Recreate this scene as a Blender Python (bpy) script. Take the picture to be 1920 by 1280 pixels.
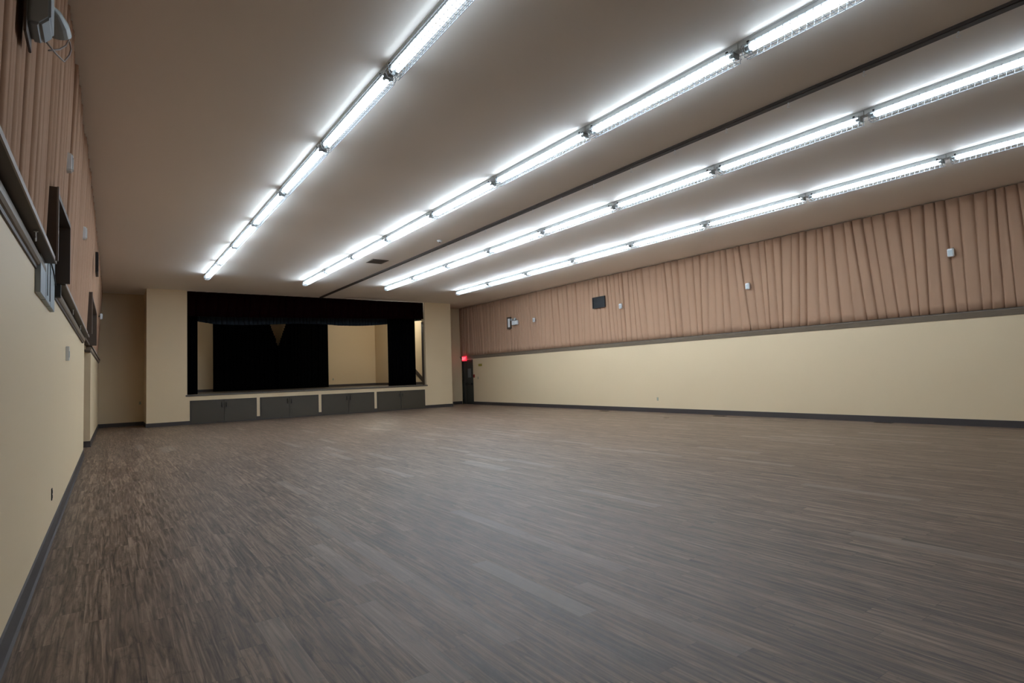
import bpy, bmesh, math, random
from mathutils import Matrix, Vector
random.seed(7)
S = bpy.context.scene
C = S.collection
for o in list(bpy.data.objects): bpy.data.objects.remove(o)

# ---------------- camera, world, exposure ----------------
cam = bpy.data.cameras.new('camera'); co = bpy.data.objects.new('camera', cam); C.objects.link(co)
cam.sensor_width = 36; cam.lens = 36*1065.1/1920; cam.clip_end = 200; cam.clip_start = .02
R = [[0.8140730235700517, 0.5807351312190144, -0.005640892087964783],
     [-0.5797535818397342, 0.8120481381116854, -0.06681022177289617],
     [-0.03421836699073357, 0.05765872663681629, 0.9977497555014024]]
co.matrix_world = Matrix([[R[i][0], R[i][2], -R[i][1], (0, 0, 1.457)[i]] for i in range(3)] + [[0, 0, 0, 1]])
S.camera = co
S.view_settings.view_transform = 'Standard'; S.view_settings.look = 'None'
S.view_settings.gamma = 1; S.view_settings.use_curve_mapping = False
S.view_settings.exposure = 0.16
w = bpy.data.worlds.new('world'); S.world = w; w.use_nodes = True
w.node_tree.nodes['Background'].inputs[0].default_value = (0, 0, 0, 1)
w.node_tree.nodes['Background'].inputs[1].default_value = 0
TUBE_POWER = 63.0
TUBE_TINT = (.76, .90, 1.04)
STAGE_POWER = 200.0

# ---------------- dimensions ----------------
H = 5.02; XR = 15.281; YS = 24.293; YB = 26.05; ZS = 1.098
YBACK = -4.0
def LX(x, y): return x + .0045*y          # the left wall runs very slightly inwards

# ---------------- materials ----------------
def lin(c):
    return tuple(((v/255)/12.92 if v/255 <= .04045 else ((v/255+.055)/1.055)**2.4) for v in c) + (1,)
def mat(name, rgb, rough=.6, metal=0, spec=.5, bump=0, scale=40, var=0, vscale=3, emit=None, es=0, linear=False, stretch=(1,1,1)):
    m = bpy.data.materials.new(name); m.use_nodes = True; nt = m.node_tree; N = nt.nodes; L = nt.links
    b = N['Principled BSDF']
    col = rgb + (1,) if linear else lin(rgb)
    b.inputs['Base Color'].default_value = col; b.inputs['Roughness'].default_value = rough
    b.inputs['Metallic'].default_value = metal; b.inputs['Specular IOR Level'].default_value = spec
    tc = N.new('ShaderNodeTexCoord'); mp = N.new('ShaderNodeMapping'); mp.inputs['Scale'].default_value = stretch
    L.new(tc.outputs['Object'], mp.inputs['Vector'])
    if var:
        n = N.new('ShaderNodeTexNoise'); n.inputs['Scale'].default_value = vscale; n.inputs['Detail'].default_value = 4
        L.new(mp.outputs[0], n.inputs['Vector'])
        r = N.new('ShaderNodeMapRange'); r.inputs[3].default_value = 1-var; r.inputs[4].default_value = 1+var
        L.new(n.outputs['Fac'], r.inputs[0])
        mx = N.new('ShaderNodeVectorMath'); mx.operation = 'SCALE'; mx.inputs[0].default_value = col[:3]
        L.new(r.outputs[0], mx.inputs['Scale']); L.new(mx.outputs[0], b.inputs['Base Color'])
    if bump:
        n = N.new('ShaderNodeTexNoise'); n.inputs['Scale'].default_value = scale; n.inputs['Detail'].default_value = 3
        L.new(mp.outputs[0], n.inputs['Vector'])
        bp = N.new('ShaderNodeBump'); bp.inputs['Strength'].default_value = bump; bp.inputs['Distance'].default_value = .01
        L.new(n.outputs['Fac'], bp.inputs['Height']); L.new(bp.outputs[0], b.inputs['Normal'])
    if emit:
        b.inputs['Emission Color'].default_value = emit + (1,); b.inputs['Emission Strength'].default_value = es
    return m

M = {}
M['wall'] = mat('cream_paint', (.71, .555, .355), .55, linear=True, bump=.05, scale=60, var=.02, vscale=.8)
M['ceiling'] = mat('ceiling_paint', (.85, .785, .715), .75, linear=True, bump=.06, scale=30, var=.015, vscale=.5)
M['curtain'] = mat('tan_pleated_cloth', (.40, .245, .160), .9, spec=.15, linear=True, var=.06, vscale=2, stretch=(1, 3, .3))
M['ledge'] = mat('grey_brown_wood', (.21, .165, .12), .5, linear=True, var=.25, vscale=9, stretch=(6, .6, 6))
M['ledge_dark'] = mat('dark_brown_wood', (.055, .038, .026), .55, linear=True, var=.2, vscale=8, stretch=(5, .5, 5))
M['ledge_edge'] = mat('pale_edge_band', (.30, .25, .22), .5, linear=True)
M['base'] = mat('dark_vinyl_base', (.046, .036, .034), .5, linear=True, var=.05)
M['niche'] = mat('niche_wood', (.075, .05, .035), .6, linear=True, var=.15, vscale=6)
M['casing'] = mat('casing_wood', (.22, .18, .155), .6, linear=True, var=.1, vscale=6)
M['door_grey'] = mat('olive_grey_paint', (.054, .043, .028), .45, linear=True, var=.04)
M['frame_grey'] = mat('olive_grey_frame', (.045, .036, .028), .45, linear=True)
M['handle'] = mat('black_handle', (.01, .01, .01), .35, linear=True)
M['stagefloor'] = mat('stage_boards', (.10, .085, .07), .5, linear=True, var=.15, vscale=3, stretch=(1, 8, 1))
M['black'] = mat('black_stage_cloth', (.0012, .0012, .0014), 1, spec=.02, linear=True)
M['navy'] = mat('navy_border_cloth', (.018, .025, .034), .95, spec=.1, linear=True)
M['maroon'] = mat('maroon_velvet', (.006, .0008, .001), 1, spec=.03, linear=True)
M['white_plastic'] = mat('white_plastic', (.75, .77, .78), .35, linear=True)
M['grey_metal'] = mat('galvanised_metal', (.42, .46, .47), .4, linear=True, metal=.2)
M['wire'] = mat('wire_guard_metal', (.22, .23, .24), .5, linear=True)
M['housing'] = mat('white_enamel', (.62, .65, .65), .35, linear=True)
M['socket'] = mat('socket_plastic', (.35, .37, .36), .5, linear=True)
M['batten'] = mat('dark_ceiling_batten', (.045, .03, .022), .6, linear=True, var=.2, vscale=6, stretch=(6, .6, 6))
M['panel_grey'] = mat('pale_blue_grey_panel', (.30, .35, .38), .4, linear=True)
M['black_metal'] = mat('black_metal', (.008, .008, .008), .6, linear=True)
M['door_dark'] = mat('dark_teal_door', (.012, .018, .016), .35, linear=True)
M['paper'] = mat('paper', (.16, .17, .17), .7, linear=True)
M['yellow'] = mat('mustard_plate', (.30, .24, .03), .6, linear=True)
M['red'] = mat('red_plastic', (.25, .02, .01), .5, linear=True)
M['vent_brown'] = mat('brown_vent', (.10, .075, .055), .5, linear=True)
M['tube'] = mat('lit_tube', (.8, .8, .8), .3, linear=True, emit=TUBE_TINT, es=TUBE_POWER)
M['stage_tube'] = mat('lit_stage_tube', (.8, .8, .8), .3, linear=True, emit=(1.0, .96, .82), es=STAGE_POWER)
M['exit_red'] = mat('lit_exit_face', (.5, .02, .03), .4, linear=True, emit=(1.0, .03, .07), es=.9)
M['exit_letter'] = mat('lit_exit_letters', (.9, .5, .5), .4, linear=True, emit=(1.0, .35, .4), es=1.0)
M['led_green'] = mat('clear_plastic', (.5, .55, .5), .2, linear=True)

def floor_mat():
    m = bpy.data.materials.new('vinyl_planks'); m.use_nodes = True; nt = m.node_tree; N = nt.nodes; L = nt.links
    b = N['Principled BSDF']
    tc = N.new('ShaderNodeTexCoord'); sp = N.new('ShaderNodeSeparateXYZ'); L.new(tc.outputs['Object'], sp.inputs[0])
    def mth(op, a, c=None, d=None):
        n = N.new('ShaderNodeMath'); n.operation = op
        for i, v in enumerate((a, c, d)):
            if v is None: continue
            if isinstance(v, (int, float)): n.inputs[i].default_value = v
            else: L.new(v, n.inputs[i])
        return n.outputs[0]
    X, Y = sp.outputs[0], sp.outputs[1]
    u = mth('DIVIDE', mth('SUBTRACT', X, 1.17), .1422); row = mth('FLOOR', u); fu = mth('FRACT', u)
    wn = N.new('ShaderNodeTexWhiteNoise'); wn.noise_dimensions = '1D'; L.new(row, wn.inputs['W'])
    v = mth('ADD', mth('DIVIDE', mth('SUBTRACT', Y, 2.63), 1.24), wn.outputs['Value'])
    # rows holding the pale planks seen near the camera keep the 2.63 m joint
    pin = mth('ADD', mth('COMPARE', row, 0, .4), mth('COMPARE', row, 4, .4)); pin = mth('ADD', pin, mth('COMPARE', row, 8, .4))
    pin = mth('MINIMUM', mth('ADD', pin, mth('COMPARE', row, 13, .4)), 1)
    v = mth('SUBTRACT', v, mth('MULTIPLY', wn.outputs['Value'], pin))
    v = mth('SUBTRACT', v, mth('MULTIPLY', mth('COMPARE', row, 13, .4), .31))
    seg = mth('FLOOR', v); fv = mth('FRACT', v)
    cb = N.new('ShaderNodeCombineXYZ'); L.new(row, cb.inputs[0]); L.new(seg, cb.inputs[1])
    w2 = N.new('ShaderNodeTexWhiteNoise'); w2.noise_dimensions = '2D'; L.new(cb.outputs[0], w2.inputs['Vector'])
    pid = w2.outputs['Value']
    def is_plank(r, s): return mth('MULTIPLY', mth('COMPARE', row, r, .4), mth('COMPARE', seg, s, .4))
    pale = mth('MULTIPLY', mth('GREATER_THAN', pid, .965), .4)
    for r, s, k_ in ((0, -1, .7), (4, 0, .45), (4, 1, .55), (4, 2, .35), (8, 0, 1), (13, 1, .6)): pale = mth('MAXIMUM', pale, mth('MULTIPLY', is_plank(r, s), k_))
    # grain: stretched along the plank and shifted from plank to plank
    gv = N.new('ShaderNodeCombineXYZ')
    L.new(mth('MULTIPLY', X, 30), gv.inputs[0]); L.new(mth('MULTIPLY', Y, 1.3), gv.inputs[1]); L.new(mth('MULTIPLY', pid, 60), gv.inputs[2])
    n1 = N.new('ShaderNodeTexNoise'); n1.inputs['Scale'].default_value = 1; n1.inputs['Detail'].default_value = 6
    n1.inputs['Roughness'].default_value = .62; n1.inputs['Distortion'].default_value = 1.2; L.new(gv.outputs[0], n1.inputs['Vector'])
    gv2 = N.new('ShaderNodeCombineXYZ')
    L.new(mth('MULTIPLY', X, 9), gv2.inputs[0]); L.new(mth('MULTIPLY', Y, 3.2), gv2.inputs[1]); L.new(mth('MULTIPLY', pid, 33), gv2.inputs[2])
    n2 = N.new('ShaderNodeTexNoise'); n2.inputs['Scale'].default_value = 1; n2.inputs['Detail'].default_value = 8
    n2.inputs['Roughness'].default_value = .7; n2.inputs['Distortion'].default_value = 2.5; L.new(gv2.outputs[0], n2.inputs['Vector'])
    cr = N.new('ShaderNodeValToRGB'); L.new(n1.outputs['Fac'], cr.inputs[0])
    e = cr.color_ramp.elements; e[0].position = .34; e[0].color = FLOOR_DARK; e[1].position = .66; e[1].color = FLOOR_LIGHT
    m_ = e.new(.5); m_.color = FLOOR_MID
    k = N.new('ShaderNodeValToRGB'); L.new(n2.outputs['Fac'], k.inputs[0])
    k.color_ramp.elements[0].position = .33; k.color_ramp.elements[0].color = (.5, .5, .5, 1)
    k.color_ramp.elements[1].position = .46; k.color_ramp.elements[1].color = (1, 1, 1, 1)
    mu = N.new('ShaderNodeMix'); mu.data_type = 'RGBA'; mu.blend_type = 'MULTIPLY'; mu.inputs[0].default_value = .8
    L.new(cr.outputs[0], mu.inputs[6]); L.new(k.outputs[0], mu.inputs[7])
    hue = N.new('ShaderNodeMix'); hue.data_type = 'RGBA'; L.new(mth('MULTIPLY', pale, .62), hue.inputs[0])
    L.new(mu.outputs[2], hue.inputs[6]); hue.inputs[7].default_value = FLOOR_PALE
    tone = mth('ADD', mth('MULTIPLY', w2.outputs['Value'], .26), .87)
    seam = mth('MAXIMUM', mth('LESS_THAN', mth('MINIMUM', fu, mth('SUBTRACT', 1, fu)), .010),
               mth('LESS_THAN', mth('MINIMUM', fv, mth('SUBTRACT', 1, fv)), .0015))
    tone = mth('MULTIPLY', tone, mth('SUBTRACT', 1, mth('MULTIPLY', seam, .35)))
    sc = N.new('ShaderNodeVectorMath'); sc.operation = 'SCALE'; L.new(hue.outputs[2], sc.inputs[0]); L.new(tone, sc.inputs['Scale'])
    L.new(sc.outputs[0], b.inputs['Base Color'])
    b.inputs['Specular IOR Level'].default_value = .26
    b.inputs['Specular Tint'].default_value = (1, .86, .74, 1)
    L.new(mth('ADD', .38, mth('MULTIPLY', n1.outputs['Fac'], .14)), b.inputs['Roughness'])
    bp = N.new('ShaderNodeBump'); bp.inputs['Strength'].default_value = .12; bp.inputs['Distance'].default_value = .004
    L.new(mth('SUBTRACT', n1.outputs['Fac'], seam), bp.inputs['Height']); L.new(bp.outputs[0], b.inputs['Normal'])
    return m
FLOOR_DARK = (.060, .038, .026, 1); FLOOR_MID = (.165, .112, .080, 1); FLOOR_LIGHT = (.31, .22, .16, 1)
FLOOR_PALE = (.31, .265, .225, 1)
M['floor'] = floor_mat()

# ---------------- mesh helpers ----------------
def obj(name, bm, m, parent=None, smooth=False, mods=None):
    me = bpy.data.meshes.new(name); bm.normal_update(); bm.to_mesh(me); bm.free()
    me.materials.append(m)
    if smooth:
        for p in me.polygons: p.use_smooth = True
    o = bpy.data.objects.new(name, me); C.objects.link(o)
    if parent: o.parent = parent
    return o
def box(bm, x0, x1, y0, y1, z0, z1, bev=0):
    vs = [bm.verts.new((x, y, z)) for x in (x0, x1) for y in (y0, y1) for z in (z0, z1)]
    fs = [bm.faces.new([vs[i] for i in f]) for f in ((0,1,3,2), (4,6,7,5), (0,4,5,1), (2,3,7,6), (0,2,6,4), (1,5,7,3))]
    if bev:
        es = list({e for f in fs for e in f.edges})
        bmesh.ops.bevel(bm, geom=es, offset=bev, segments=2, affect='EDGES', clamp_overlap=True)
    return bm
def B(*boxes, bev=0):
    bm = bmesh.new()
    for b in boxes: box(bm, *b, bev=bev)
    bmesh.ops.recalc_face_normals(bm, faces=bm.faces); return bm
def tube(bm, pts, r, n=6, cap=True):
    rings = []
    pts = [Vector(p) for p in pts]
    for i, p in enumerate(pts):
        t = (pts[min(i+1, len(pts)-1)] - pts[max(i-1, 0)]).normalized()
        a = t.orthogonal().normalized() if i == 0 else (prev - t*prev.dot(t)).normalized()
        prev = a; c = t.cross(a)
        rr = r[i] if isinstance(r, (list, tuple)) else r
        rings.append([bm.verts.new(p + rr*(math.cos(2*math.pi*k/n)*a + math.sin(2*math.pi*k/n)*c)) for k in range(n)])
    for i in range(len(rings)-1):
        for k in range(n):
            bm.faces.new([rings[i][k], rings[i][(k+1) % n], rings[i+1][(k+1) % n], rings[i+1][k]])
    if cap: bm.faces.new(rings[0][::-1]); bm.faces.new(rings[-1])
    return bm
def prism(bm, prof, y0, y1, dx0=0, dx1=0):
    """profile of (x, z) points swept from y0 to y1"""
    a = [bm.verts.new((x+dx0, y0, z)) for x, z in prof]; b = [bm.verts.new((x+dx1, y1, z)) for x, z in prof]
    n = len(prof)
    for i in range(n): bm.faces.new([a[i], a[(i+1) % n], b[(i+1) % n], b[i]])
    bm.faces.new(a[::-1]); bm.faces.new(b)
    bmesh.ops.recalc_face_normals(bm, faces=bm.faces); return bm
def struct(name, bm, m, parent=None, smooth=False):
    o = obj(name, bm, m, parent, smooth)
    if not parent: o['kind'] = 'structure'
    return o
def tag(o, label, cat, group=None):
    o['label'] = label; o['category'] = cat
    if group: o['group'] = group
    return o
def thing(name, label, cat, loc=(0, 0, 0), group=None, rotz=0):
    o = bpy.data.objects.new(name, None); C.objects.link(o); o.location = loc; o.rotation_euler[2] = rotz
    o.empty_display_size = .1
    return tag(o, label, cat, group)
def dup(root, loc, label, rotz=None, group=None):
    r = root.copy(); C.objects.link(r); r.location = loc; r['label'] = label
    if rotz is not None: r.rotation_euler[2] = rotz
    if group: r['group'] = group
    for ch in list(root.children):
        c = ch.copy(); C.objects.link(c); c.parent = r
        for g in ch.children:
            d = g.copy(); C.objects.link(d); d.parent = c
    return r

# ---------------- setting ----------------
struct('floor', B((-3.2, XR+.3, YBACK-.2, YB+.2, -.1, 0)), M['floor'])
struct('ceiling', B((-3.2, XR+.3, YBACK-.2, YB+.2, H, H+.15)), M['ceiling'])
struct('wall_right', B((XR, XR+.2, YBACK, 24.93, 0, H), (XR, XR+.2, 24.93, 25.93, 2.24, H), (XR, XR+.2, 25.93, YB, 0, H)), M['wall'])
struct('wall_rear', B((-3.2, XR+.2, YBACK-.2, YBACK, 0, H)), M['wall'])
# left wall: the lower wall stops at 15.5 m, a side passage opens, and the wall resumes further on
bm = bmesh.new()
def quadwall(bm, p0, p1, z0, z1, t):
    (x0, y0), (x1, y1) = p0, p1
    a = [bm.verts.new(v) for v in ((x0, y0, z0), (x1, y1, z0), (x1-t, y1, z0), (x0-t, y0, z0))]
    b = [bm.verts.new(v) for v in ((x0, y0, z1), (x1, y1, z1), (x1-t, y1, z1), (x0-t, y0, z1))]
    for i in range(4): bm.faces.new([a[i], a[(i+1) % 4], b[(i+1) % 4], b[i]])
    bm.faces.new(a); bm.faces.new(b[::-1]); bmesh.ops.recalc_face_normals(bm, faces=bm.faces)
WL0 = LX(-.47, YBACK); WL1 = LX(-.47, 15.5)
quadwall(bm, (WL0, YBACK), (WL1, 15.5), 0, 2.5, .25)
quadwall(bm, (LX(-.62, YBACK), YBACK), (LX(-.62, 5.79), 5.79), 2.5, H, .1)
quadwall(bm, (LX(-.62, 7.11), 7.11), (LX(-.62, 13.39), 13.39), 2.5, H, .1)
quadwall(bm, (LX(-.62, 5.79), 5.79), (LX(-.62, 7.11), 7.11), 3.12, H, .1)
quadwall(bm, (LX(-.62, 13.39), 13.39), (LX(-.62, 17.0), 17.0), 3.32, H, .1)
struct('wall_left', bm, M['wall'])
bm = bmesh.new()
quadwall(bm, (-.33, 17.9), (-.245, YB), 0, 2.42, .6)
quadwall(bm, (-.42, 17.0), (-.33, YB), 2.42, H, .3)
struct('wall_left_far', bm, M['wall'])
struct('wall_passage', B((-3.2, -3.0, 15.2, 18.3, 0, H), (-3.2, -.62, 15.28, 15.48, 0, 2.6), (-3.2, -.92, 17.92, 18.1, 0, 2.6), (-3.2, -.42, 15.3, 18.1, 2.6, 2.7)), M['wall'])
struct('wall_front_left', B((-.5, 1.167, YB, YB+.15, 0, H)), M['wall'])
struct('wall_front_right', B((13.712, XR+.2, YB, YB+.15, 0, H)), M['wall'])
# stage front: two piers, the apron above the cupboards and the cream posts between them
XA, XB, XC, XD = 1.167, 2.448, 12.315, 13.712
CUP = [(2.53, 4.85, 3.68), (4.965, 7.27, 6.09), (7.385, 9.725, 8.54), (9.84, 12.23, 11.0)]
bxs = [(XA, XB, YS, YS+.35, 0, H), (XC, XD, YS, YS+.35, 0, H), (XA, XA+.2, YS+.35, YB+.1, 0, H), (XD-.2, XD, YS+.35, YB+.1, 0, H),
       (XB, XC, YS, YS+.2, .885, 1.045), (XB, CUP[0][0], YS, YS+.2, 0, .885), (CUP[3][1], XC, YS, YS+.2, 0, .885)]
for i in range(3): bxs.append((CUP[i][1], CUP[i+1][0], YS, YS+.2, .15, .885))
struct('wall_stage_front', B(*bxs), M['wall'])
bxs = []
for i in range(3): bxs.append((CUP[i][1], CUP[i+1][0], YS-.006, YS+.2, 0, .15))
bxs += [(XA, CUP[0][0], YS-.012, YS, 0, .14), (CUP[3][1], XD, YS-.012, YS, 0, .14), (XA-.012, XA, YS-.012, YB, 0, .14), (XD, XD+.012, YS-.012, YB, 0, .14)]
struct('baseboard_stage', B(*bxs), M['base'])
struct('baseboard_right', B((XR-.014, XR, YBACK, 24.88, 0, .145), (XR-.02, XR-.014, YBACK, 24.88, 0, .02)), M['base'])
bm = bmesh.new(); prism(bm, [(0, 0), (.026, 0), (.014, .02), (.012, .15), (0, .155)], YBACK, 15.5, WL0, WL1)
box(bm, WL1-.24, WL1+.012, 15.5, 15.512, 0, .155)
struct('baseboard_left', bm, M['base'])
bm = bmesh.new(); prism(bm, [(0, 0), (.02, 0), (.012, .02), (.012, .145), (0, .15)], 17.9, YB, -.33, -.245)
box(bm, -.93, -.318, 17.886, 17.9, 0, .15)
struct('baseboard_left_far', bm, M['base'])
struct('baseboard_front', B((-.25, XA, YB-.012, YB, 0, .14), (XD, XR, YB-.012, YB, 0, .14)), M['base'])
struct('trim_1', B((XB-.055, XC+.06, YS-.03, YS+.25, 1.045, 1.1), bev=.006), M['stagefloor'])       # stage nosing
# stage room
XI = 12.92; YI = 32.0
struct('floor_stage', B((1.5, XI+.1, YS+.2, YI+.1, 1.0, ZS)), M['stagefloor'])
struct('wall_stage_back', B((1.3, XI+.2, YI, YI+.15, ZS, H)), M['wall'])
struct('wall_stage_right', B((XI, XI+.15, YS+.3, YI, ZS, H)), M['wall'])
struct('wall_stage_left', B((1.36, 1.5, YB, YI, ZS, H)), M['wall'])
struct('ceiling_stage', B((1.3, XI+.2, YB, YI+.15, H, H+.15)), M['ceiling'])
struct('baseboard_stage_room', B((1.5, XI, YI-.012, YI, ZS, ZS+.13), (XI-.012, XI, YS+.4, YI, ZS, ZS+.13)), M['base'])
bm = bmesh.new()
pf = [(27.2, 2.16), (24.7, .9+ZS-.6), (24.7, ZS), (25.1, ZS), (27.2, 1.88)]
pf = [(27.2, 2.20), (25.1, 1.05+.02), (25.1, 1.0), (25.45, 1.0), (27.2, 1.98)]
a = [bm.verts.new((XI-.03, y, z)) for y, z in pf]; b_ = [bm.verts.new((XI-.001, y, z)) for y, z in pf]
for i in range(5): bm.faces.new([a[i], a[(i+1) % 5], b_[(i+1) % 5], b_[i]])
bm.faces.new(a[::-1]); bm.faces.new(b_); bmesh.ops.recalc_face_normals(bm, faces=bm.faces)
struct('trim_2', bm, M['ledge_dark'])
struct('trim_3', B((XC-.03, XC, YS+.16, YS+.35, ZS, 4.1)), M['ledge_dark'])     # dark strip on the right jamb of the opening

# dark batten running down the middle of the ceiling
struct('trim_4', B((7.36, 7.475, YBACK, YS-.02, H-.035, H), (7.375, 7.46, YBACK, YS-.02, H-.045, H-.035)), M['batten'])

# window recesses in the curtained upper left wall
def window(name, y0, y1, z0, z1, xf, xb, dx=.03):
    """wood-lined recess; xf = front face of casing, xb = back of recess"""
    t = .045
    bm = bmesh.new()
    box(bm, xb, xf, y0, y0+t, z0, z1); box(bm, xb, xf+dx, y1-t, y1, z0, z1)
    quadwall(bm, (xf, y0+t), (xf+dx, y1-t), z1-t, z1, xf-xb)
    quadwall(bm, (xf-.14, y0+t), (xf+dx-.14, y1-t), z0, z0+t, xf-xb-.15)
    box(bm, xb-.02, xb, y0, y1, z0, z1)
    bmesh.ops.recalc_face_normals(bm, faces=bm.faces)
    o = struct(name, bm, M['niche'])
    e = .003
    bm = B((xf, xf+.012, y0-e, y0+t+e, z0, z1+e))
    struct('window_casing', bm, M['casing'], parent=o)
    return o
window('window_1', 5.80, 7.10, 2.50, 3.10, -.335, -.9, .035)
window('window_2', 13.4, 17.1, 2.50, 3.30, -.235, -.95, .035)

# wall ledges under the curtains
def ledge(name, y0, y1, xw0, xw1, sgn, wide=.075, zb=2.375, parent=None):
    bm = bmesh.new(); p = lambda pr: [(sgn*x, z) for x, z in pr]
    prism(bm, p([(-.1, zb), (.012, zb), (.014, zb+.022), (-.1, zb+.022)]), y0, y1, xw0, xw1)
    return struct(name, bm, M['ledge_dark'])
def ledge_parts(o, y0, y1, xw0, xw1, sgn, wide=.075, zb=2.375):
    p = lambda pr: [(sgn*x, z) for x, z in pr]
    bm = bmesh.new(); arc = [(-.1, zb+.022)]
    for k in range(7):
        a = -math.pi/2 + math.pi*k/6
        arc.append((.008+.03*math.cos(a), zb+.072+.048*math.sin(a)))
    arc.append((-.1, zb+.12)); prism(bm, p(arc), y0, y1, xw0, xw1); struct('ledge_moulding', bm, M['ledge'], parent=o)
    bm = bmesh.new(); prism(bm, p([(-.1, zb+.12), (.02+wide, zb+.12), (.02+wide, zb+.137), (-.1, zb+.14)]), y0, y1, xw0, xw1)
    struct('ledge_shelf_or_shade', bm, M['ledge_dark'], parent=o)
    bm = bmesh.new(); prism(bm, p([(.02+wide, zb+.118), (.028+wide, zb+.118), (.028+wide, zb+.152), (.02+wide, zb+.152)]), y0, y1, xw0, xw1)
    struct('ledge_edge', bm, M['ledge_edge'], parent=o)
a = (YBACK, 5.95, WL0, LX(-.47, 5.95), 1); ledge_parts(ledge('trim_5', *a), *a)
a = (7.15, 14.3, LX(-.47, 7.15), LX(-.455, 14.3), 1); ledge_parts(ledge('trim_6', *a), *a)
a = (17.3, YB-.01, -.345, -.25, 1); ledge_parts(ledge('trim_7', *a, wide=.03), *a, wide=.03)
zb = 2.33
bm = bmesh.new(); prism(bm, [(.02, zb), (-.012, zb), (-.05, zb+.08), (-.075, zb+.125), (-.075, zb+.135), (.02, zb+.14)], YBACK, YB, XR, XR)
o = struct('trim_8', bm, M['ledge'])
bm = bmesh.new(); prism(bm, [(.02, zb+.14), (-.07, zb+.135), (-.07, zb+.15), (.02, zb+.155)], YBACK, YB, XR, XR)
struct('ledge_shelf_or_shade', bm, M['ledge_dark'], parent=o)  # dark strip colours in the shadow gap under the curtain hem

# ---------------- pleated cloth ----------------
def pleated(name, m, a0, a1, zb, zt, off, spacing=.23, amp=.05, axis='Y', sgn=1, rows=12, jitter=.3, lean=.03,
            hole=None, sub=9, solid=0, cut=None, top_amp=1.0, bot_amp=.6, power=4.5, parent=None):
    """cloth hanging between zb(t) and zt(t); off(t, f) = position of the cloth base plane; folds bulge by sgn*amp"""
    bm = bmesh.new()
    edges = [a0]
    while edges[-1] < a1 - spacing*.6:
        edges.append(edges[-1] + spacing*random.uniform(1-jitter, 1+jitter))
    s = (a1-a0)/(edges[-1]-a0); edges = [a0+(e-a0)*s for e in edges]
    n = len(edges)-1
    leans = [0.0]*(n+1); cur = 0
    for i in range(1, n):
        cur = cur*.75 + random.uniform(-1, 1)*lean; leans[i] = cur
    amps = [amp*random.uniform(.55, 1.15) for _ in range(n)]
    skew = [random.uniform(.75, 1.5) for _ in range(n)]
    mini = [random.uniform(0, .35) for _ in range(n)]
    cols = []
    for i in range(n):
        ts = [0, .035, .08, .15, .3, .5, .7, .85, .92, .965] + ([1] if i == n-1 else [])
        for t in ts:
            col = []
            for r in range(rows+1):
                f = r/rows
                e0 = edges[i] + leans[i]*(f-.5)*2; e1 = edges[i+1] + leans[i+1]*(f-.5)*2
                a = e0 + (e1-e0)*t; a = min(max(a, a0), a1)
                tt = t**skew[i]
                d = (1-abs(2*tt-1)**power)*(1-mini[i]*math.exp(-((tt-.55)/.09)**2))
                k = amps[i]*(bot_amp + (top_amp-bot_amp)*f)
                z = zb(a) + (zt(a)-zb(a))*f; x = off(a, f) + sgn*d*k
                col.append(bm.verts.new((x, a, z) if axis == 'Y' else (a, x, z)))
            cols.append(col)
    for i in range(len(cols)-1):
        for r in range(rows):
            q = [cols[i][r], cols[i+1][r], cols[i+1][r+1], cols[i][r+1]]
            ca = sum(v.co[1 if axis == 'Y' else 0] for v in q)/4; cz = sum(v.co[2] for v in q)/4
            if hole and any(h[0] < ca < h[1] and h[2] < cz < h[3] for h in hole): continue
            if cut and cut(ca, cz): continue
            bm.faces.new(q)
    bmesh.ops.delete(bm, geom=[v for v in bm.verts if not v.link_faces], context='VERTS')
    o = obj(name, bm, m, parent, smooth=True)
    if solid:
        md = o.modifiers.new('thickness', 'SOLIDIFY'); md.thickness = solid; md.offset = 0
    return o

def lerp(a, b, t): return a + (b-a)*max(0, min(1, t))
c = pleated('pleated_curtain', M['curtain'], -3.9, YB-.03, lambda y: 2.487, lambda y: H-.015,
            lambda y, f: XR-.022, spacing=.235, amp=.09, bot_amp=.5, power=6, sgn=-1, rows=12, lean=.05, solid=.004)
tag(c, 'long tan pleated curtain covering the upper right wall above the ledge', 'curtain')
def lx(y, f):
    bot = lerp(-.44, -.36, (y-4)/8) if y < 12 else lerp(-.36, -.31, (y-12)/6)
    top = lerp(-.40, -.285, (y-2)/9) if y < 11 else lerp(-.285, -.20, (y-11)/12)
    return bot + (top-bot)*f
c = pleated('pleated_curtain', M['curtain'], -3.9, YB-.03, lambda y: 2.52 if y < 17 else 2.5, lambda y: H-.015,
            lx, spacing=.15, amp=.055, sgn=1, rows=26, lean=.02, hole=[(5.80, 7.09, 2.4, 3.09), (13.42, 17.08, 2.4, 3.29)], solid=.004)
tag(c, 'long tan pleated curtain along the upper left wall with two window openings', 'curtain')

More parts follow.
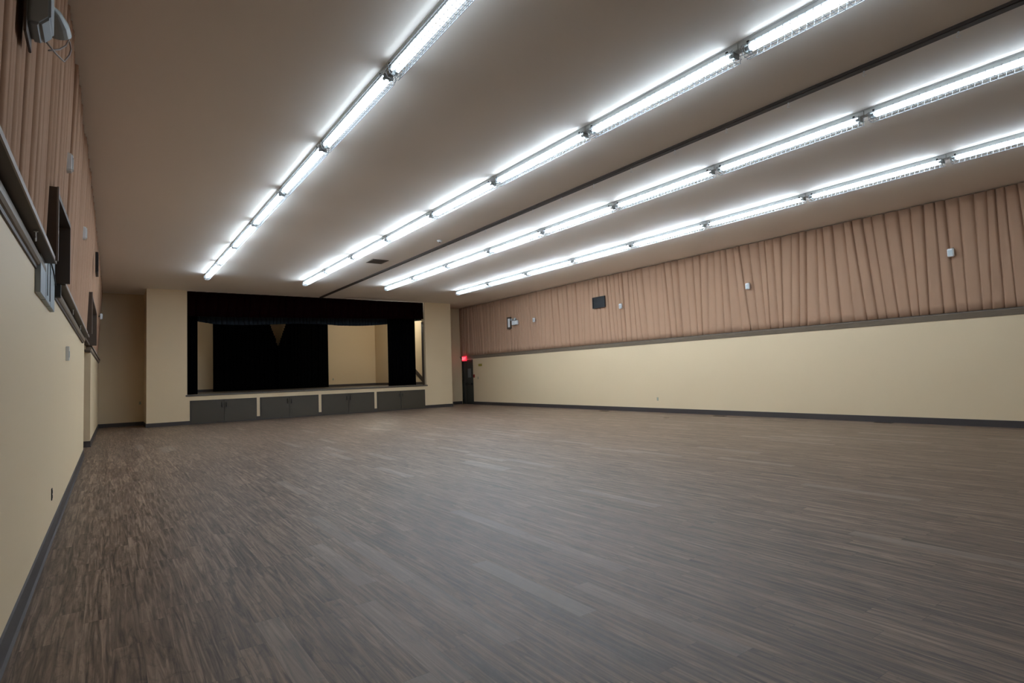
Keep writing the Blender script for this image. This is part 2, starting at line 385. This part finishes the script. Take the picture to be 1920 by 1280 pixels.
# stage cloths
def flat(v): return lambda *a: v
c = pleated('stage_valance', M['maroon'], XB+.01, XC-.01, lambda x: 4.07 + .16*max(0, (x-4)/8.3), flat(H-.01), flat(YS+.14),
            spacing=.3, amp=.05, axis='X', sgn=-1, rows=4, solid=.006, bot_amp=1)
tag(c, 'very dark maroon velvet valance across the top of the stage opening', 'curtain')
def nb(x):
    return 3.90 + .06*math.sin(x*1.1) + (max(0, x-8.5)*.07) + max(0, 3.4-x)*.1
c = pleated('stage_border', M['navy'], XB+.1, XC+.45, nb, flat(4.6), flat(YS+.95), spacing=.16, amp=.07, axis='X', sgn=-1, rows=4, solid=.006, bot_amp=1)
tag(c, 'dark blue-black gathered border cloth hanging behind the maroon valance', 'curtain')
g = 'black stage side and back curtains'
c = pleated('stage_curtain', M['black'], 2.25, 2.88, flat(ZS+.01), flat(4.7), flat(25.1), spacing=.13, amp=.07, axis='X', sgn=-1, rows=4, solid=.006)
tag(c, 'narrow black stage curtain just inside the left edge of the opening', 'curtain', g)
c = pleated('stage_curtain', M['black'], 10.72, 12.12, flat(ZS+.01), flat(4.7), lambda x, f: 25.0, spacing=.15, amp=.08, axis='X', sgn=-1, rows=4, solid=.006)
tag(c, 'black stage curtain gathered at the right of the opening beside the stairs', 'curtain', g)
c = pleated('stage_curtain', M['black'], 4.25, 7.30, flat(ZS+.01), flat(4.9), flat(31.2), spacing=.2, amp=.07, axis='X', sgn=-1, rows=30, solid=.006,
            cut=lambda x, z: x > 7.28-(z-3.32)*.33 and z > 3.32)
tag(c, 'left half of the wide black backdrop curtain, left of its notch', 'curtain', g)
c = pleated('stage_curtain', M['black'], 7.24, 9.83, flat(ZS+.01), flat(4.9), flat(31.0), spacing=.2, amp=.07, axis='X', sgn=-1, rows=30, solid=.006,
            cut=lambda x, z: x < 7.26+(z-3.38)*.33 and z > 3.38)
tag(c, 'right half of the wide black backdrop curtain, beside the bare cream wall', 'curtain', g)

# ---------------- stage cupboards ----------------
def handle_bm(x, y, z0, z1):
    bm = bmesh.new()
    tube(bm, [(x, y, z0), (x, y-.03, z0+.004), (x, y-.036, z0+.03), (x, y-.036, z1-.03), (x, y-.03, z1-.004), (x, y, z1)], .012, 8)
    return bm
CL = ['leftmost grey double-door cupboard in the stage front', 'second grey double-door cupboard from the left under the stage',
      'third grey double-door cupboard from the left under the stage', 'rightmost grey double-door cupboard under the stage, doors slightly apart']
for i, (x0, x1, xs) in enumerate(CUP):
    t = thing('stage_cupboard', CL[i], 'cupboard', (0, 0, 0), 'cupboards in the stage front')
    f = .04
    obj('cupboard_frame', B((x0, x0+f, YS-.008, YS+.02, 0, .885), (x1-f, x1, YS-.008, YS+.02, 0, .885), (x0+f, x1-f, YS-.008, YS+.02, .845, .885), (x0+f, x1-f, YS-.004, YS+.02, 0, .05)), M['frame_grey'], t)
    obj('cupboard_body', B((x0+.001, x1-.001, YS+.06, YS+.7, .01, .88)), M['black_metal'], t)
    gp = .012 if i == 3 else .004
    for s in (-1, 1):
        a, b2 = (x0+f+.004, xs-gp) if s < 0 else (xs+gp, x1-f-.004)
        d = obj('cupboard_door', B((a, b2, YS-.016, YS+.012, .055, .84), bev=.003), M['door_grey'], t)
        hx = xs - .075 if s < 0 else xs + .075
        obj('handle', handle_bm(hx, YS-.016, .60, .77), M['handle'], d, smooth=True)

# ---------------- exit door at the right front corner ----------------
y0, y1, zt = 24.93, 25.93, 2.24
bm = B((XR-.015, XR+.16, y0-.05, y0, 0, zt+.05), (XR-.015, XR+.16, y1, y1+.05, 0, zt+.05), (XR-.015, XR+.16, y0, y1, zt, zt+.05))
dr = struct('door_1', bm, M['door_dark'])
leaf = B((XR+.02, XR+.065, y0+.002, y1-.002, .008, zt-.004), bev=.002)
lf = struct('door_leaf', leaf, M['door_dark'], parent=dr)
struct('door_edge_strip', B((XR+.005, XR+.02, y1-.33, y1-.29, .01, zt-.01)), M['frame_grey'], parent=dr)
bm = bmesh.new(); tube(bm, [(XR-.035, y0+.06, 1.03), (XR-.035, y1-.34, 1.03)], .02, 10)
box(bm, XR-.035, XR+.02, y0+.05, y0+.13, .98, 1.08); box(bm, XR-.045, XR+.02, y1-.42, y1-.32, .98, 1.1)
struct('panic_bar', bm, M['black_metal'], parent=dr)
struct('door_paper', B((XR+.012, XR+.021, 25.12, 25.42, 1.37, 1.83)), M['paper'], parent=dr)  # sheet of paper on the door leaf

t = thing('exit_sign', 'red lit EXIT sign above the dark door in the far right corner', 'exit sign', (XR-.125, 25.5, 2.355))
obj('sign_box', B((-.03, .03, -.2, .2, -.125, .125), bev=.006), M['exit_red'], t)
LET = {'E': [(0,0,.2,1), (0,0,1,.2), (0,.4,.85,.6), (0,.8,1,1)], 'I': [(.35,0,.65,1)], 'T': [(.4,0,.6,1), (0,.8,1,1)]}
bm = bmesh.new(); lw, lh, gap = .065, .14, .022
for i, ch in enumerate('EXIT'):
    yl = .163 - i*(lw+gap)                         # seen from the room the word reads from far (+y) to near (-y)
    if ch == 'X':
        for s in (1, -1):
            pts = [(-.032, yl, -s*lh/2), (-.032, yl-.014, -s*lh/2), (-.032, yl-lw, s*lh/2), (-.032, yl-lw+.014, s*lh/2)]
            a = [bm.verts.new(p) for p in pts]; b2 = [bm.verts.new((-.036, p[1], p[2])) for p in pts]
            for k in range(4): bm.faces.new([a[k], a[(k+1) % 4], b2[(k+1) % 4], b2[k]])
            bm.faces.new(b2)
    else:
        for (u0, v0, u1, v1) in LET[ch]:
            box(bm, -.036, -.031, yl-u1*lw, yl-u0*lw, -lh/2+v0*lh, -lh/2+v1*lh)
bmesh.ops.recalc_face_normals(bm, faces=bm.faces)
obj('letters', bm, M['exit_letter'], t)

# ---------------- fluorescent fixtures ----------------
FL = 2.44
def make_fixture():
    t = thing('fluorescent_fixture', '', 'ceiling light', (0, 0, 0), 'lit fluorescent fixtures in four ceiling rows')
    hl = FL/2-.004
    bm = bmesh.new()
    prism(bm, [(-.062, 0), (-.062, -.012), (-.052, -.018), (-.054, -.070), (-.046, -.078), (.046, -.078), (.054, -.070), (.052, -.018), (.062, -.012), (.062, 0)], -hl, hl)
    obj('housing', bm, M['housing'], t)
    for s in (-1, 1):
        bm = bmesh.new(); tube(bm, [(s*.032, -1.10, -.108), (s*.032, 1.10, -.108)], .019, 12)
        tb = obj('fluorescent_tube', bm, M['tube'], t, smooth=True)
        for e in (-1, 1):
            bm = bmesh.new(); tube(bm, [(s*.032, e*1.1, -.108), (s*.032, e*1.145, -.108)], .0195, 12)
            obj('tube_cap', bm, M['grey_metal'], tb, smooth=True)
    for e in (-1, 1):
        ya, yb = sorted((e*1.145, e*1.165))
        obj('lamp_holder', B((-.056, .056, ya, yb, -.135, -.072), bev=.003), M['socket'], t)
    # wire guard: long wires joined by U-shaped hoops
    bm = bmesh.new(); rw = .0034
    sec = [(-.062, -.06), (-.084, -.08), (-.092, -.12), (-.068, -.178), (-.024, -.190), (.024, -.190), (.068, -.178), (.092, -.12), (.084, -.08), (.062, -.06)]
    for k in range(31):
        y = -1.155 + 2.31*k/30
        tube(bm, [(x, y, z) for x, z in sec], rw, 4)
    for x, z in (sec[1], sec[2], sec[3], sec[4], sec[5], sec[6], sec[7], sec[8]):
        tube(bm, [(x, -1.17, z), (x, 1.17, z)], rw, 4)
    obj('wire_guard', bm, M['wire'], t)
    for e in (-1, 1):
        for s in (-1, 1): obj('guard_clip', B((min(s*.062, s*.078), max(s*.062, s*.078), e*1.09-.012, e*1.09+.012, -.085, -.05)), M['black_metal'], t)
    return t
OUTPUT = [[.5, .42, .36, .3, .25, .21, .18, .17], [.95, .95, .88, .75, .6, .45, .34, .27],
          [1.15, 1.2, 1.15, 1.05, .85, .58, .40, .30], [1.1, 1.2, 1.3, 1.3, 1.15, .9, .6, .4]]  # dimmer towards the camera and left wall, in place of lens darkening
_tm = {}
def tube_mat(r, i):
    k = OUTPUT[r][i]
    if k not in _tm:
        _tm[k] = mat('lit_tube', (.8, .8, .8), .3, linear=True, emit=TUBE_TINT, es=TUBE_POWER*k)
    return _tm[k]
fx = make_fixture(); first = True
ORD = ['first', 'second', 'third', 'fourth', 'fifth', 'sixth', 'seventh', 'eighth', 'ninth']
ROWN = ['row nearest the left wall', 'row just left of the ceiling batten', 'row just right of the ceiling batten', 'row nearest the right wall']
ROWX = [2.621, 5.699, 8.756, 11.898]; ROWN_COUNT = [7, 8, 8, 8]
Y0 = 20.504
for r in range(4):
    for i in range(ROWN_COUNT[r]):
        loc = (ROWX[r], Y0 - FL*(i+.5), H)
        lab = 'lit fluorescent light, %s from stage in the %s' % (ORD[i], ROWN[r])
        if first: fx.location = loc; fx['label'] = lab; cur = fx; first = False
        else: cur = dup(fx, loc, lab)
        for ch in cur.children:                                # output graded per fixture to imitate lens vignetting
            if ch.name.startswith('fluorescent_tube'):
                ch.material_slots[0].link = 'OBJECT'; ch.material_slots[0].material = tube_mat(r, i)

# backstage fixture behind the borders
t = thing('stage_light', 'lit strip lamp on the stage ceiling behind the right black curtain', 'stage light', (11.6, 27.0, H))
bm = bmesh.new(); tube(bm, [(0, 0, 0), (0, 0, -.25)], .01, 8); obj('stem', bm, M['grey_metal'], t)
obj('housing', B((-.6, .6, -.06, .06, -.31, -.25), bev=.01), M['housing'], t)
bm = bmesh.new(); tube(bm, [(-.58, 0, -.345), (.58, 0, -.345)], .03, 12); obj('lamp_tube', bm, M['stage_tube'], t, smooth=True)

t2 = dup(t, (3.3, 27.6, H), 'lit strip lamp on the stage ceiling behind the left end of the black border')
for ch in t2.children:
    if ch.name.startswith('lamp_tube'): ch.material_slots[0].link = 'OBJECT'; ch.material_slots[0].material = mat('lit_stage_tube_dim', (.8, .8, .8), .3, linear=True, emit=(1.0, .95, .82), es=STAGE_POWER*.17)
t = thing('glimpse_lamp', 'small pale lamp shape added for the bright glimpse at the border edge above the bare stage wall', 'lamp', (10.23, 25.75, 4.09))  # unlit pale shape added to stand for a bright glimpse past the border
bm = bmesh.new(); tube(bm, [(0, 0, .5), (0, 0, .08)], .008, 6); obj('cord', bm, M['black_metal'], t)
bm = bmesh.new(); tube(bm, [(0, 0, .10), (0, 0, .08), (0, 0, .0), (.02, -.02, -.06), (.02, -.02, -.09)], [.02, .05, .09, .10, .03], 14); obj('lamp_shade', bm, M['white_plastic'], t, smooth=True)

# ---------------- small fittings ----------------
def hook_bm():
    bm = bmesh.new(); tube(bm, [(0, 0, 0), (0, 0, -.006)], .012, 10)
    pts = [(0, 0, 0), (0, 0, -.03)]
    for k in range(1, 10):
        a = math.pi/2 - k*math.pi*1.5/9
        pts.append((.0, .018*math.cos(a), -.048 + .018*math.sin(a)))
    tube(bm, pts, .0035, 6); return bm
hk = obj('ceiling_hook', hook_bm(), M['white_plastic'], None, smooth=True)
n = 0
for k in range(22):
    y = 1.96 + .94*k
    o = hk if k == 0 else hk.copy()
    if k: C.objects.link(o)
    o.location = (7.455, y, H-.045+.002)
    pos = 'nearest the camera' if k == 0 else ('%s from the camera' % (ORD+['tenth','eleventh','twelfth','thirteenth','fourteenth','fifteenth','sixteenth','seventeenth','eighteenth','nineteenth','twentieth','twenty-first','twenty-second'])[k])
    tag(o, 'small white screw hook under the dark ceiling batten, ' + pos, 'hook', 'screw hooks along the ceiling batten')
for j, (x, y, z, l) in enumerate(((LX(-.40, 4.6), 4.75, 2.493, 'small metal screw hook under the nearest left wall ledge'),
                     (LX(-.40, 9.2), 9.3, 2.493, 'small screw hook under the left ledge just past the first window'),
                     (LX(-.40, 11.4), 11.6, 2.493, 'small screw hook under the left ledge near the second window'))):
    o = hk.copy(); C.objects.link(o); o.location = (x, y, z); tag(o, l, 'hook', 'screw hooks under the left ledges')

# ceiling grille, smoke detector
t = thing('ceiling_vent', 'brown slatted ceiling grille between the second light row and the batten', 'vent', (6.68, 16.23, H))
obj('vent_frame', B((-.25, .25, -.29, -.25, -.012, 0), (-.25, .25, .25, .29, -.012, 0), (-.25, -.21, -.25, .25, -.012, 0), (.21, .25, -.25, .25, -.012, 0)), M['vent_brown'], t)
bm = bmesh.new()
for k in range(9):
    y = -.22 + .055*k; prism(bm, [(-.21, -.001), (.21, -.001), (.21, -.006), (-.21, -.006)], y-.012, y+.014)
obj('slats', bm, M['vent_brown'], t)
obj('duct_opening', B((-.21, .21, -.25, .25, -.0012, -.0004)), M['black_metal'], t)
t = thing('smoke_detector', 'small round cream smoke detector on the ceiling beside the batten', 'smoke detector', (7.08, 13.0, H))
bm = bmesh.new(); tube(bm, [(0, 0, 0), (0, 0, -.015), (0, 0, -.04), (0, 0, -.05)], [.07, .068, .055, .04], 20); obj('detector_body', bm, M['white_plastic'], t, smooth=False)
bm = bmesh.new(); tube(bm, [(0, 0, -.05), (0, 0, -.06)], [.03, .02], 14); obj('sensor_cap', bm, M['vent_brown'], t)

# white wall speakers on the curtains
def make_speaker():
    t = thing('wall_speaker', '', 'speaker', (0, 0, 0), 'small white boxes on the curtained walls')
    bm = bmesh.new(); prism(bm, [(0.03, -.02), (0.03, .02), (-.022, .012), (-.022, -.012)], -.02, .02); obj('bracket', bm, M['black_metal'], t)
    bm = bmesh.new(); box(bm, -.085, -.02, -.065, .065, -.095, .095)
    for v in bm.verts:
        if v.co.x < -.07: v.co.y *= .82; v.co.z *= .9
    bmesh.ops.bevel(bm, geom=list(bm.edges), offset=.012, segments=3, affect='EDGES'); bmesh.ops.recalc_face_normals(bm, faces=bm.faces)
    bd = obj('cabinet', bm, M['white_plastic'], t)
    obj('grille', B((-.088, -.083, -.04, .04, -.07, .05), bev=.002), M['grey_metal'], bd)
    bm = bmesh.new(); tube(bm, [(-.05, -.02, .09), (-.02, -.05, .11), (.0, -.07, .05), (.01, -.075, -.06)], .004, 6); obj('cable', bm, M['vent_brown'], t)
    return t
sp = make_speaker(); XF = XR-.13
sp.location = (XF+.02, 4.43, 3.80); sp['label'] = 'small white box on the right curtain, nearest the camera'
dup(sp, (XF, 9.3, 3.77), 'small white box on the right curtain between the nearest one and the black vent')
dup(sp, (XF, 14.31, 3.78), 'small white box just right of the black vent on the right curtain')
dup(sp, (XF, 19.43, 3.78), 'small white box on the right curtain beside the twin-lamp emergency unit')
PI = math.pi
dup(sp, (-.375, 7.2, 3.76), 'white box on the left curtain above the first window opening', rotz=PI)
dup(sp, (-.335, 10.5, 3.78), 'white box on the left curtain between the two window openings', rotz=PI)
dup(sp, (-.20, 22.3, 3.75), 'white box on the left curtain beyond the second window, by the alcove', rotz=PI)

# twin-lamp emergency light and its framed neighbour
t = thing('emergency_light', 'white emergency light with two lamp heads on the far right curtain', 'emergency light', (XF, 20.85, 3.83))
obj('battery_case', B((-.09, .01, -.2, .2, -.13, .06), bev=.01), M['white_plastic'], t)
for s in (-1, 1):
    bm = bmesh.new(); tube(bm, [(-.04, s*.13, .06), (-.05, s*.13, .1), (-.1, s*.13, .12), (-.16, s*.13, .10), (-.165, s*.13, .10)], [.015, .02, .055, .06, .045], 14)
    obj('lamp_head', bm, M['grey_metal'], t)
t = thing('wall_intercom', 'pale panel in a dark brown frame beside the emergency light', 'wall panel', (XF, 21.35, 3.83))
obj('frame', B((-.03, .01, -.15, .15, -.27, -.2), (-.03, .01, -.15, .15, .2, .27), (-.03, .01, -.15, -.09, -.2, .2), (-.03, .01, .09, .15, -.2, .2)), M['niche'], t)
obj('panel', B((-.02, .01, -.09, .09, -.2, .2)), M['white_plastic'], t)

# large lamp unit high on the left curtain by the camera
t = thing('emergency_light', 'large pale grey emergency light unit high on the near left curtain', 'emergency light', (-.345, 3.85, 3.37))
bm = bmesh.new()
prism(bm, [(0, 0), (.05, 0), (.095, .05), (.095, .34), (.07, .40), (0, .40)], -.11, .11)
bmesh.ops.bevel(bm, geom=list(bm.edges), offset=.012, segments=2, affect='EDGES'); obj('battery_case', bm, M['panel_grey'], t)
obj('back_plate', B((-.012, .0, -.15, .10, -.07, .38), bev=.003), M['niche'], t)
bm = bmesh.new(); tube(bm, [(.06, .10, .26), (.075, .17, .255), (.09, .20, .25), (.10, .27, .22), (.105, .32, .19), (.105, .322, .188)], [.018, .02, .03, .055, .06, .045], 18); obj('lamp_head', bm, M['grey_metal'], t)
bm = bmesh.new()
pts = [(.06, .10, .02), (.09, .3, .06), (.115, .6, .16), (.13, .85, .33), (.13, 1.02, .45), (.125, 1.05, .50), (.12, .98, .50), (.115, .75, .34), (.10, .45, .16), (.07, .16, .0)]
tube(bm, pts, .005, 6); obj('cable_loop', bm, M['ledge_edge'], t, smooth=True)

# black vents
def vent(x, y, z, sgn, lab):
    t = thing('wall_vent', lab, 'vent', (x, y, z), 'black vents in the upper curtains')
    f = sgn
    def bb(a, b, *r): return (min(f*a, f*b), max(f*a, f*b)) + r
    obj('vent_box', B(bb(0, .012, -.31, .31, -.19, .19)), M['black_metal'], t)
    obj('vent_frame', B(bb(0, .05, -.33, -.30, -.21, .21), bb(0, .05, .30, .33, -.21, .21), bb(0, .05, -.30, .30, -.21, -.18), bb(0, .05, -.30, .30, .18, .21)), M['black_metal'], t)
    bm = bmesh.new()
    for k in range(7): box(bm, *bb(.012, .03, -.30, .30, -.165+.05*k, -.15+.05*k))
    bmesh.ops.recalc_face_normals(bm, faces=bm.faces)
    obj('louvres', bm, M['black_metal'], t)
vent(XF, 15.43, 4.06, -1, 'black rectangular vent set in the right wall curtain')
vent(-.205, 14.9, 4.10, 1, 'black rectangular vent in the left curtain above the second window')

# grey three-section panel on the left wall below window 1
t = thing('wall_panel', 'pale blue-grey slotted metal panel hanging below the first left window', 'wall panel', (-.445, 6.25, 2.2))
bm = bmesh.new()
for k in range(3): box(bm, 0, .035, -.72+.475*k, -.72+.475*k+.455, 0, .34 if k == 0 and False else .36, bev=.003)
for k in range(3): pass
obj('panel_face', bm, M['panel_grey'], t)
bm = bmesh.new(); box(bm, .005, .035, -.22, .71, .36, .58, bev=.003); obj('upper_panel', bm, M['panel_grey'], t)
bm = B((.0, .03, -.26, -.245, 0, .36), (.0, .03, .215, .23, 0, .36), (.036, .04, .10, .112, .03, .52), (.036, .04, -.14, -.128, .05, .5)); obj('slots', bm, M['black_metal'], t)
bm = bmesh.new(); tube(bm, [(.045, -.3, .42), (.05, -.05, .36), (.048, .3, .33), (.044, .68, .26)], .006, 6); obj('cable', bm, M['black_metal'], t, smooth=True)
o = obj('junction_box', B((-.44, -.37, 7.03, 7.13, 2.36, 2.49), bev=.004), M['black_metal']); tag(o, 'small black box between the grey slotted panel and the next ledge', 'junction box')

# thermostat and outlets
t = thing('thermostat', 'small white thermostat on the cream left wall', 'thermostat', (LX(-.47, 9.3), 9.3, 1.92))
obj('cover', B((0, .035, -.07, .07, -.09, .09), bev=.003), M['white_plastic'], t)
obj('dial_panel', B((.035, .039, -.04, .04, -.05, .03)), M['grey_metal'], t)
def outlet(x, y, z, rot, lab, cm, group=None):
    t = thing('wall_outlet', lab, 'outlet', (x, y, z), group, rot)
    obj('cover_plate', B((-.007, 0, -.036, .036, -.058, .058), bev=.002), cm, t)
    bm = B((-.010, -.006, -.017, .017, .008, .038), (-.010, -.006, -.017, .017, -.038, -.008)); obj('receptacle', bm, M['black_metal'] if cm == M['black_metal'] else M['socket'], t)
outlet(LX(-.47, 7.3), 7.3, .43, PI, 'black outlet low on the left wall near the camera', M['black_metal'])
M['plate'] = mat('beige_plate', (.40, .36, .24), .4, linear=True)
outlet(XR, 12.96, .45, 0, 'beige outlet low on the long right wall', M['plate'])
outlet(10.4, YI, 1.52, PI/2, 'outlet low on the cream back wall of the stage', M['plate'])
outlet(1.05, YB, .85, PI/2, 'outlet in the dark alcove left of the stage', M['plate'])
o = obj('fire_alarm_pull', B((XR-.05, XR, 24.72, 24.82, 1.36, 1.52), bev=.008), M['red']); tag(o, 'small dark red fire alarm pull beside the exit door', 'fire alarm')
obj('pull_handle', B((XR-.058, XR-.05, 24.745, 24.795, 1.42, 1.44)), M['black_metal'], o)
o = obj('wall_sign', B((XR-.008, XR, 24.02, 24.34, 1.92, 2.04), (XR-.012, XR-.008, 24.1, 24.26, 1.955, 2.0)), M['yellow']); tag(o, 'small mustard plate on the wall right of the exit door', 'sign')
o = obj('light_switch', B((XR-.008, XR, 24.38, 24.46, 1.28, 1.4), (XR-.02, XR-.008, 24.41, 24.43, 1.32, 1.36)), M['plate']); tag(o, 'small light switch under the mustard plate', 'switch')

# floor registers along the right wall
def make_reg():
    t = thing('floor_register', '', 'floor register', (0, 0, 0), 'dark registers in the floor by the right wall')
    obj('register_frame', B((-.07, .07, -.19, -.17, 0, .008), (-.07, .07, .17, .19, 0, .008), (-.07, -.055, -.17, .17, 0, .008), (.055, .07, -.17, .17, 0, .008)), M['niche'], t)
    bm = bmesh.new()
    for k in range(12): box(bm, -.055, .055, -.16+.028*k, -.148+.028*k, .001, .006)
    bmesh.ops.recalc_face_normals(bm, faces=bm.faces)
    obj('register_bars', bm, M['black_metal'], t); return t
rg = make_reg(); rg.location = (14.85, 15.1, .0005); rg['label'] = 'dark floor register farthest along the right wall'
dup(rg, (14.95, 10.35, .0005), 'dark floor register at the middle of the right wall')
dup(rg, (15.1, 6.0, .0005), 'dark floor register near the right edge of the photo')
o = obj('floor_outlet', B((13.6, 13.72, 11.23, 11.37, .0, .006), (13.63, 13.69, 11.26, 11.34, .006, .009)), M['vent_brown']); tag(o, 'small brass floor outlet out from the right wall', 'floor outlet')
